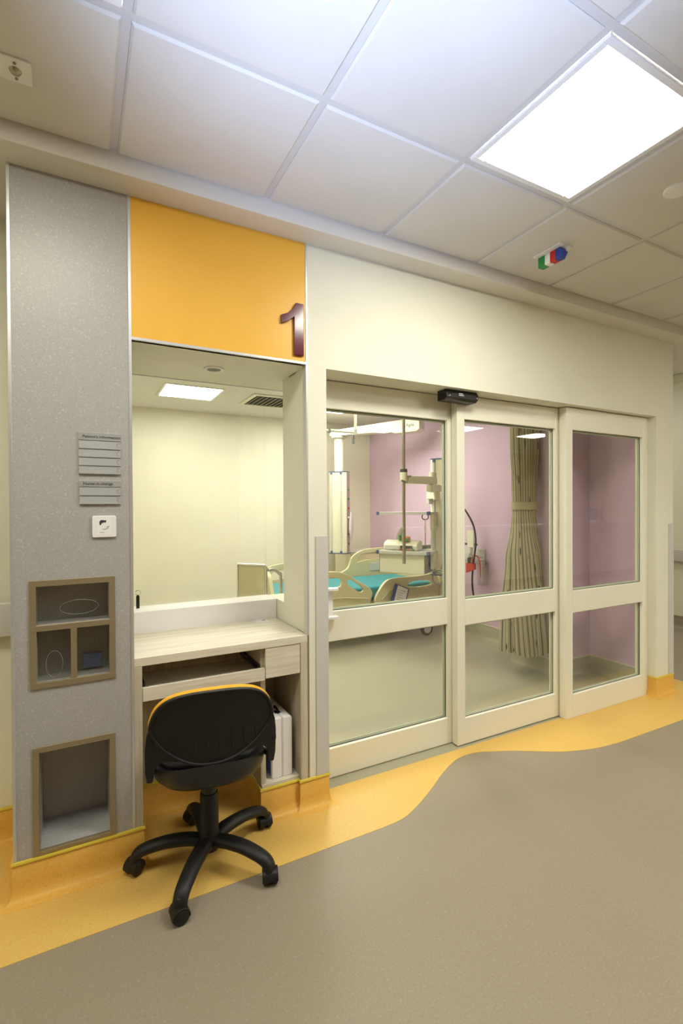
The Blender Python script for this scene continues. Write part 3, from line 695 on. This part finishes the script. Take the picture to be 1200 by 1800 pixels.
r4 = rail_panel('side_rail', sm([(1.90, .46), (1.92, .70), (2.05, .80), (2.35, .81), (2.50, .70), (2.56, .50), (2.3, .44)]), 5.47, [sm([(2.02, .66), (2.08, .73), (2.30, .74), (2.40, .68), (2.1, .64)])])
rf = MB()
hb = sm([(4.64, .40), (4.66, .86), (4.80, .98), (5.05, 1.0), (5.30, .98), (5.44, .86), (5.46, .40)])
MB().prism([(y-5.05, z) for y, z in hb], 3.745-2.72, 3.785-2.72, 0).build('headboard', 'bedcream', bd, bevel=.008)
fb = sm([(4.64, .40), (4.66, .74), (4.80, .85), (5.05, .87), (5.30, .85), (5.44, .74), (5.46, .40)])
MB().prism([(y-5.05, z) for y, z in fb], 1.72-2.72, 1.76-2.72, 0).build('footboard', 'bedcream', bd, bevel=.008)
for x, y in ((2.02, 4.65), (2.02, 5.40), (3.60, 4.65), (3.60, 5.40)):
    w_ = MB().cyl((x-2.72, y-5.05-.016, .0765), .0755, .032, 'Y', 24).build('caster_wheel', 'darkgrey', bd, bevel=.004)
    MB().cyl((x-2.72, y-5.05-.018, .0765), .05, .036, 'Y', 20).build('hub_cap', 'guard', w_)
    B(x-.03-2.72, x+.03-2.72, y-.025-5.05, y+.025-5.05, .150, .19).build('caster_fork', 'midgrey', bd, bevel=.006)
# clip folder hung on the rail
cb = empty('clip_folder', (3.04, 4.36, .48)); cb.rotation_euler = (radians(-6), radians(22), 0); tag(cb, 'blue folder with a white printed card hung on the bed rail', 'folder')
B(-.095, .095, 0, .012, -.12, .13).build('folder', 'blue', cb, bevel=.002)
cd_ = B(-.065, .08, -.003, -.0002, -.11, .122).build('card', 'white', cb)
for i in range(6): B(-.045, .045-.012*(i % 3), -.0036, -.003, .08-i*.026, .084-i*.026).build('print_line', 'midgrey', cd_)

# ------------------------------------------------------------------ ceiling pendants
def service_head(name, label, x, y, z0, z1, rz, w=.29):
    t = empty(name, (x, y, 0), rz); tag(t, label, 'pendant', 'ceiling supply pendants')
    h = w/2
    body = MB(); body.prism([(-h, -.05), (-h+.02, -.07), (h-.03, -.07), (h, -.045), (h, .07), (-h, .07)], z0, z1, 2); bo = body.build('service_column', 'cream', t, bevel=.004)
    for z in (z0-.012, z1): MB().prism([(-h-.003, -.053), (-h+.018, -.074), (h-.028, -.074), (h+.003, -.047), (h+.003, .073), (-h-.003, .073)], z, z+.012, 2).build('end_trim', 'bluetrim', t)
    for xx in (-h+.045, h-.07): B(xx-.009, xx+.009, -.088, -.0705, z0+.01, z1-.01).build('equipment_rail', 'guard', t, bevel=.003)
    for xx in (-h+.045, h-.07):
        for z in (z0, z1-.03): B(xx-.012, xx+.012, -.091, -.07, z, z+.03).build('rail_cap', 'bluetrim', t, bevel=.002)
    return t, h
# far pendant on its beam
t, h = service_head('supply_pendant', 'cream ceiling pendant column with gas outlets hung from a long beam', 3.10, 5.86, .85, 1.93, radians(-48), .25)
M['outletside'] = mat('mauve_outlet_panel', (176, 150, 158), .4)
B(.1255, .1275, -.04, .065, .86, 1.92).build('outlet_panel', 'outletside', t)
for i, m_ in enumerate(('green', 'green', 'red', 'white', 'darkgrey', 'darkgrey')):
    MB().cyl((.1276, .012, 1.70-i*.125-(.1 if i > 3 else 0)), .013, .014, 'X', 14).build('gas_outlet', m_, t)
B(-.04, .0, -.0715, -.070, 1.66, 1.70).build('maker_plate', 'guard', t)
MB().cyl((0, 0, 1.942), .062, .46, seg=24).build('down_tube', 'cream', t)
MB().lathe([(.07, 2.38), (.10, 2.395), (.10, 2.41), (.06, 2.42)], seg=24).build('collar', 'cream', t)
bm_ = empty('beam', (0, 0, 0), 0, t)
ca = Vector((3.60, 4.93)); cb_ = Vector((3.10, 5.86))
rel = Vector((3.60-3.10, 4.93-5.86, 0)); rel.rotate(Matrix.Rotation(radians(48), 4, 'Z')); L = rel.length; an = math.atan2(rel.y, rel.x)
mm = Matrix.Rotation(an, 4, 'Z')
MB().prism([(-.10, 2.415), (L-.25, 2.405), (L-.18, 2.37), (L+.12, 2.37), (L+.16, 2.40), (L+.16, 2.52), (L+.10, 2.535), (L-.2, 2.53), (-.10, 2.49)], -.075, .075, 1, fn=lambda p: mm @ p).build('beam_body', 'cream', t, bevel=.012)
MB().tube([rel+Vector((0, 0, 2.53)), rel+Vector((0, 0, RZ))], .075, 24).build('ceiling_post', 'cream', t)
MB().tube([rel+Vector((0, 0, 2.675)), rel+Vector((0, 0, RZ-.001))], [.12, .13], 24).build('ceiling_flange', 'cream', t)
bpy.data.objects.remove(bm_)
le = lettering('Agile', .055, tuple(mm @ Vector((L-.02, -.0765, 2.44))), 'ink', t, rot=(pi/2, 0, an))
lettering('Agile', .040, tuple(mm @ Vector((.42, -.0765, 2.445))), 'bluetrim', t, rot=(pi/2, 0, an))
MB().tube([tuple(mm @ Vector((.28, -.09, 2.40))), tuple(mm @ Vector((.285, -.09, 2.29)))], .017, 12).build('brake_handle', 'darkgrey', t)
# transparent bag hung on outlet panel
bg = MB(); rings = []
for z, rx_ in ((1.40, .006), (1.36, .03), (1.28, .05), (1.18, .055), (1.10, .045), (1.04, .02), (.99, .008)):
    rings.append([(.166+.4*rx_*cos(a)+.01*sin(3*a+z*20)*rx_*8, .012+rx_*sin(a), z) for a in [2*pi*k/16 for k in range(16)]])
bg = stack(rings); M['bag'] = mat('crumpled_clear_film', (226, 214, 214), .3); bo = bg.build('breathing_bag', 'bag'); bo.matrix_world = t.matrix_basis
tag(bo, 'crumpled translucent breathing bag hung on the pendant outlets', 'bag')
# near pendant with shelves
t, h = service_head('supply_pendant', 'cream ceiling pendant column with two equipment shelves beside the bed', 3.345, 4.02, .76, 1.95, radians(-56), .22)
MB().cyl((.045, .03, 1.962), .03, RZ-1.962-.20, seg=18).build('down_tube', 'cream', t)
MB().lathe([(.03, 2.46), (.10, 2.49), (.11, 2.60), (.11, RZ)], (.045, .03, 0), 24).build('ceiling_cup', 'cream', t)
MB().tube([(.045, .03, 2.585), (-.60, .60, 2.585)], .07, 16, flat=.6).build('pendant_arm', 'cream', t)
def shelf(z, th, dpt, w=.52):
    sh = empty('shelf', (-.07, -.17, z), 0, t)
    B(-w, .04, -dpt/2, dpt/2, 0, th).build('shelf_board', 'guard', sh, bevel=.003)
    B(-w, .04, -dpt/2-.012, -dpt/2-.0005, -.004, th+.004).build('front_rail', 'alu', sh, bevel=.002)
    for x in (-w, .02): B(x-.004, x+.026, -dpt/2-.016, -dpt/2+.02, -.007, th+.007).build('corner_cap', 'bluetrim', sh, bevel=.002)
    B(.0, .035, dpt/2-.20, dpt/2-.06, -.16, -.001).build('shelf_bracket', 'cream', sh, bevel=.004)
    return sh
shelf(1.385, .022, .34); s2 = shelf(.985, .024, .36)
db = B(-.50, -.02, -.16, .15, -.20, -.006).build('drawer_box', 'cream', s2, bevel=.006)
B(-.505, -.500, -.155, .15, -.195, -.01).build('box_edge', 'bluetrim', s2); B(-.02, -.0145, -.15, .14, -.19, -.012).build('box_side', 'midgrey', s2)
B(-.0145, -.012, -.04, .05, -.13, -.09).build('box_label', 'blue', s2)
# infusion device on the lower shelf
T = t.matrix_basis
def onT(x, y, z): return T @ Vector((x, y, z))
dv = empty('infusion_pump', onT(-.37, -.17, 1.010), radians(-56)); tag(dv, 'white infusion pump with a small screen on the lower shelf', 'medical pump')
MB().prism([(-.075, 0), (.085, 0), (.09, .09), (.02, .105), (-.055, .085), (-.085, .05)], -.19, .18, 0).build('body', 'cream', dv, bevel=.008)
B(.0, .13, -.0905, -.080, .022, .052).build('screen', 'darkgrey', dv)
B(-.17, -.02, -.0905, -.082, .018, .05).build('panel', 'guard', dv)
for i, m_ in enumerate(('red', 'green', 'orangeplastic', 'midgrey')): B(-.01+i*.045, .018+i*.045, -.092, -.082, .006, .018).build('key', m_, dv, bevel=.002)
q_ = empty('syringe_cassette', onT(-.34, -.20, 1.108), radians(-56)); tag(q_, 'orange and green cassette lying on the infusion pump', 'cassette')
B(-.02, .055, -.05, .03, 0, .045).build('housing', 'orangeplastic', q_, bevel=.008); B(.01, .058, -.056, -.049, .0, .03).build('cap', 'green', q_, bevel=.003); MB().cyl((-.045, -.02, .0), .014, .06, seg=12).build('bottle', 'green', q_)
# drip stand with hook clamped behind the shelf
hs = empty('drip_hook', onT(-.205, .06, 0), 0); tag(hs, 'short chrome drip rod with a black two-pronged hook', 'drip hook')
MB().tube([(0, 0, 1.01), (0, 0, 1.335)], .008, 10).build('rod', 'chrome', hs)
for s_ in (-1, 1): MB().tube([(0, 0, 1.325), (s_*.022, 0, 1.325), (s_*.040, 0, 1.340), (s_*.042, 0, 1.362), (s_*.032, 0, 1.375)], .006, 8).build('hook', 'blackgloss', hs)
MB().cyl((0, 0, 1.22), .016, .03, seg=12).build('collar', 'chrome', hs); B(-.09, .09, -.03, .03, 1.0095, 1.05).build('clamp', 'midgrey', hs, bevel=.006); MB().cyl((.085, 0, 1.04), .018, .04, 'X', 12).build('knob', 'darkgrey', hs)
# curved grey wing behind
cw = MB().prism([(p.x, p.y) for p in catmull([(-.09, 0, 0), (-.085, .08, 0), (-.06, .16, 0), (-.015, .235, 0)], 4)]+[(p.x, p.y) for p in catmull([(.0, .235, 0), (.0, .20, 0), (-.02, .14, 0), (.06, .13, 0), (.08, 0, 0)], 4)], -.03, .03).build('monitor_back', 'guard', bevel=.006)
cw.location = onT(-.45, .04, 1.0092); cw.rotation_euler = (0, 0, radians(-56)); tag(cw, 'curved grey device back standing on the lower shelf', 'monitor')
# long steel pole held by a jointed arm
po = empty('infusion_pole', (2.70, 3.80, 0)); tag(po, 'long steel infusion pole held by a jointed cream arm', 'infusion pole')
MB().tube([(0, 0, .925), (0, 0, 2.60)], .016, 16).build('pole', 'steel', po)
MB().cyl((0, 0, 1.70), .036, .085, seg=18).build('clamp', 'cream', po, bevel=.004); MB().cyl((0, 0, 1.785), .034, .03, seg=18).build('clamp_ring', 'darkgrey', po)
for dx, dz in ((-.06, 1.70), (.05, 1.745)): MB().tube([(0, -.02, dz), (dx, -.05, dz+.005)], .008, 8).build('wing_screw', 'midgrey', po)
tgt = onT(-.11, -.08, 0)-Vector((2.70, 3.80, 0))
e1 = Vector((.36, .02, 0)); e2 = Vector((.44, .06, 0))
def link(a, b, z0, z1, w_):
    d_ = (b-a).normalized(); n_ = Vector((-d_.y, d_.x, 0))*w_
    q = [a-n_, b-n_, b+n_, a+n_]
    MB().prism([(p.x, p.y) for p in q], z0, z1, 2).build('arm_link', 'cream', po, bevel=.01)
link(Vector((.03, 0, 0)), e1+Vector((.03, 0, 0)), 1.68, 1.755, .035); link(e1-Vector((.05, 0, 0)), e2+Vector((.05, .02, 0)), 1.61, 1.675, .035); link(e2, tgt, 1.54, 1.605, .035)
MB().cyl((e1.x, e1.y, 1.60), .036, .20, seg=18).build('arm_joint', 'cream', po, bevel=.004); MB().cyl((e2.x, e2.y, 1.53), .034, .15, seg=18).build('arm_joint', 'cream', po, bevel=.004)
B(tgt.x-.035, tgt.x+.012, tgt.y-.03, tgt.y+.02, 1.49, 1.66).build('rail_clamp', 'guard', po, bevel=.004)
# cable bundle of the near pendant
pts = [onT(.10, -.105, 1.25), onT(.06, -.12, 1.05), onT(.03, -.125, .85)]
pts += [onT(.02+(.088-.0012*k_)*sin(k_*pi/6), -.125-.0035*k_, .72+(.088-.0012*k_)*cos(k_*pi/6)+.02) for k_ in range(0, 34)]
cbl = MB().tube([tuple(p) for p in catmull(pts, 3)], .0055, 6).build('coiled_cable', 'midgrey'); tag(cbl, 'grey coiled cable hanging from the shelf pendant column', 'cable')
# suspended rail
cr = empty('suspended_rail', (2.58, 4.5, RZ)); tag(cr, 'white tubular rail hung from the room ceiling', 'rail')
MB().tube([(0, 0, 0), (0, 0, -.44)], .016, 12).build('hanger', 'cream', cr); MB().tube([(.01, 0, -.462), (-.62, 0, -.462)], .014, 12).build('rail_tube', 'cream', cr)
MB().cyl((0, 0, -.485), .022, .05, seg=14).build('corner_joint', 'guard', cr); MB().tube([(-.60, 0, 0), (-.60, 0, -.44)], .016, 12).build('hanger', 'cream', cr)
MB().cyl((-.31, 0, -.485), .02, .05, seg=14).build('clip', 'midgrey', cr)
# bedside cabinet
bc = empty('bedside_cabinet', (3.62, 6.12, 0)); tag(bc, 'cream bedside cabinet against the back wall', 'cabinet')
B(-.32, .22, -.22, .25, .08, .82).build('body', 'cream', bc, bevel=.006); B(-.34, .24, -.24, .26, .821, .85).build('top', 'guard', bc, bevel=.008)
for z in (.62, .40, .14):
    f_ = B(-.30, .20, -.236, -.221, z, z+.19).build('drawer_front', 'bedcream', bc, bevel=.004); B(-.08, .0, -.252, -.237, z+.12, z+.135).build('handle', 'guard', f_, bevel=.004)
for x in (-.28, .18):
    for y in (-.18, .21): MB().cyl((x, y, .001), .03, .078, seg=14).build('foot', 'darkgrey', bc)
# visitor chair with chrome arms at the bed foot
vc = empty('visitor_chair', (1.36, 4.12, 0), radians(-50)); tag(vc, 'cream padded chair with chrome tube arms at the bed foot', 'chair')
B(-.13, .13, -.085, -.055, .46, .96).build('backrest', 'bedcream', vc, bevel=.012)
for x in (-.14, .14): MB().tube([(x, -.07, .02), (x, -.07, .955), (x, -.06, .97)], .012, 10).build('back_tube', 'chrome', vc)
B(-.13, .13, -.05, .20, .43, .49).build('seat', 'bedcream', vc, bevel=.02)
for x in (-.145, .155): MB().tube([tuple(p) for p in catmull([(x, -.06, .93), (x+.01, .02, .925), (x+.015, .10, .88), (x+.015, .13, .80), (x+.015, .14, .02)], 5)], .014, 12).build('arm_tube', 'chrome', vc)
MB().tube([(-.14, -.071, .968), (.14, -.071, .968)], .012, 10).build('top_tube', 'chrome', vc)
# wall rail with suction items on lilac wall
wr = empty('suction_unit', (RX, 4.0, 0)); tag(wr, 'suction unit with clear jar and red hose on the lilac wall', 'suction unit')
B(-.02, -.0005, .05, .75, .845, .985).build('wall_rail', 'guard', wr, bevel=.003)
jr = MB().lathe([(.055, .60), (.06, .61), (.066, .80), (.066, .83)], (-.09, 0, 0), 24).build('jar', 'jar', wr); MB().lathe([(.068, .83), (.07, .84), (.07, .862), (.03, .872)], (-.09, 0, 0), 24).build('jar_lid', 'jar', jr)
MB().tube([(-.16, -.055, .64), (-.16, -.05, .86)], .004, 6).build('scale_strip', 'guard', jr)
B(-.10, -.021, .03, .09, .80, .88).build('jar_holder', 'guard', wr, bevel=.004)
MB().tube([tuple(p) for p in catmull([(-.12, .12, .79), (-.12, .12, .86), (-.12, .09, .915), (-.13, .03, .905), (-.15, -.02, .83), (-.15, -.035, .70)], 6)], .009, 8).build('red_hose', 'red', wr)
MB().prism([(.06, .77), (.19, .72), (.19, .83), (.11, .82), (.06, .84)], -.16, -.13, 0).build('red_valve', 'red', wr, bevel=.003)
MB().lathe([(.018, .80), (.030, .82), (.022, .88), (.036, .90), (.036, .92), (.014, .94), (.014, 1.01)], (-.10, .165, 0), 16).build('regulator', 'chrome', wr)
MB().cyl((-.135, .165, .83), .02, .06, 'Z', 12).build('regulator_stem', 'darkgrey', wr)
B(-.145, -.135, .085, .185, 1.01, 1.20).build('instruction_card', 'cream', wr); MB().tube([(-.12, .06, 1.04), (-.12, .26, 1.04)], .012, 8).build('card_bar', 'black', wr)
MB().tube([tuple(p) for p in catmull([(-.15, .30, 1.50), (-.15, .18, 1.39), (-.15, .08, 1.25), (-.15, .045, 1.10), (-.15, .06, .95), (-.14, .10, .78), (-.13, .12, .58), (-.05, .15, .30)], 8)], .010, 8).build('black_hose', 'black', wr)

# ------------------------------------------------------------------ curtain
def curtain():
    nu, nv = 220, 60; m = MB(); uvs = []
    H0, H1 = .19, RZ-.06
    keys = [(0, .235, .16), (.15, .215, .15), (.33, .172, .12), (.44, .128, .085), (.495, .118, .075), (.515, .118, .075), (.60, .125, .08), (.75, .142, .09), (1, .150, .10)]
    def kv(v, c):
        for i in range(len(keys)-1):
            if v <= keys[i+1][0]:
                t_ = (v-keys[i][0])/(keys[i+1][0]-keys[i][0]); t_ = t_*t_*(3-2*t_); return keys[i][c]*(1-t_)+keys[i+1][c]*t_
        return keys[-1][c]
    for j in range(nv+1):
        v = j/nv; z = H0+(H1-H0)*v; rx, ry = kv(v, 1), kv(v, 2)
        tw = 1.1*(.505-v) if v < .505 else -.5*(v-.505)
        amp = .05+.20*abs(v-.505)**.8 if abs(v-.505) > .03 else .05
        for i in range(nu+1):
            u = i/nu; th = 2*pi*u*.985-pi/2+tw+1.0
            fold = 1+amp*(.45*sin(15*2*pi*u)+.55*sin(6*2*pi*u+1.2+1.5*v))*.8
            x = rx*cos(th)*fold; y = ry*sin(th)*fold
            zz = z+(.05*(max(0, -cos(th)))**2*.8 if v < .02 else 0)*(1-v/.02 if v < .02 else 0)
            m.v.append((x-.03*(1-v), y, zz)); uvs.append((u, v))
    W_ = nu+1
    for j in range(nv):
        for i in range(nu): m.f.append((j*W_+i, j*W_+i+1, (j+1)*W_+i+1, (j+1)*W_+i))
    me = bpy.data.meshes.new('curtain'); me.from_pydata(m.v, [], m.f); me.update()
    ul = me.uv_layers.new(name='UVMap')
    for p_ in me.polygons:
        p_.use_smooth = True
        for li in p_.loop_indices: ul.data[li].uv = uvs[me.loops[li].vertex_index]
    me.materials.append(M['curtain'])
    o = bpy.data.objects.new('cloth', me); COL.objects.link(o); return o
ct = empty('privacy_curtain', (3.44, 3.02, 0)); tag(ct, 'khaki striped privacy curtain tied back beside the lilac pier', 'curtain')
cl = curtain(); cl.parent = ct
tie = []
for k_ in range(41):
    a = 2*pi*k_/40; tie.append((.132*cos(a)-.014, .088*sin(a)))
MB().prism(tie[:-1], 1.43, 1.495, 2).build('tie_band', mat('tie_fabric', (172, 160, 128), .85), ct, smooth=60)
tk = B(3.30, 3.36, 2.6, 3.75, RZ-.03, RZ).build('curtain_track', 'white', bevel=.004); tag(tk, 'white curtain track on the room ceiling', 'curtain track')
tk.location.x = .11

# ------------------------------------------------------------------ nurse station across the corridor (mirrored in the glass)
nc = empty('nurse_counter', (8.0, -2.1, 0)); tag(nc, 'long cream nurse station counter across the corridor', 'counter')
B(-3.2, 2.9, -.02, .22, .12, 1.08).build('front_panel', 'wall', nc, bevel=.004); B(-3.25, 2.9, -.10, .27, 1.081, 1.12).build('counter_top', 'white', nc, bevel=.006)
B(-3.2, 2.9, -.7, -.03, .70, .74).build('work_surface', 'wood', nc, bevel=.003); B(-3.2, -3.15, -.7, -.03, 0, .70).build('end_panel', 'wood', nc); B(-3.15, 2.9, .0, .2, 0, .119).build('plinth', 'midgrey', nc)
st = empty('document_stand', (8.4, -2.02, 1.12), pi); tag(st, 'clear document stand on the nurse counter', 'document stand')
B(-.2, .2, -.02, -.01, .01, .30).build('sheet', 'white', st); B(-.21, .21, -.05, .05, 0, .01).build('foot', 'guard', st)
for i in range(5): B(-.16, .16-.04*(i % 2), -.0215, -.020, .06+i*.045, .075+i*.045).build('printed_block', 'bluetrim', st)
fh = empty('file_rack', (9.5, -2.02, 1.12), 0); tag(fh, 'rack of coloured folders on the nurse counter', 'file rack')
B(-.17, .17, -.06, .10, 0, .06).build('tray', 'white', fh, bevel=.004)
for i, m_ in enumerate(('blue', 'green', 'white', 'red', 'blue', 'white')): B(-.15+i*.05, -.115+i*.05, -.05, .09, .061, .31).build('folder', m_, fh, bevel=.002)
en = empty('room_number_opposite', (8.3, -4.399, 2.15)); en.name = 'room_number'; tag(en, 'maroon numeral 8 on the tan wall behind the nurse station', 'room number')
lettering('8', .34, (0, .002, 0), 'maroon', en, rot=(pi/2, 0, pi))
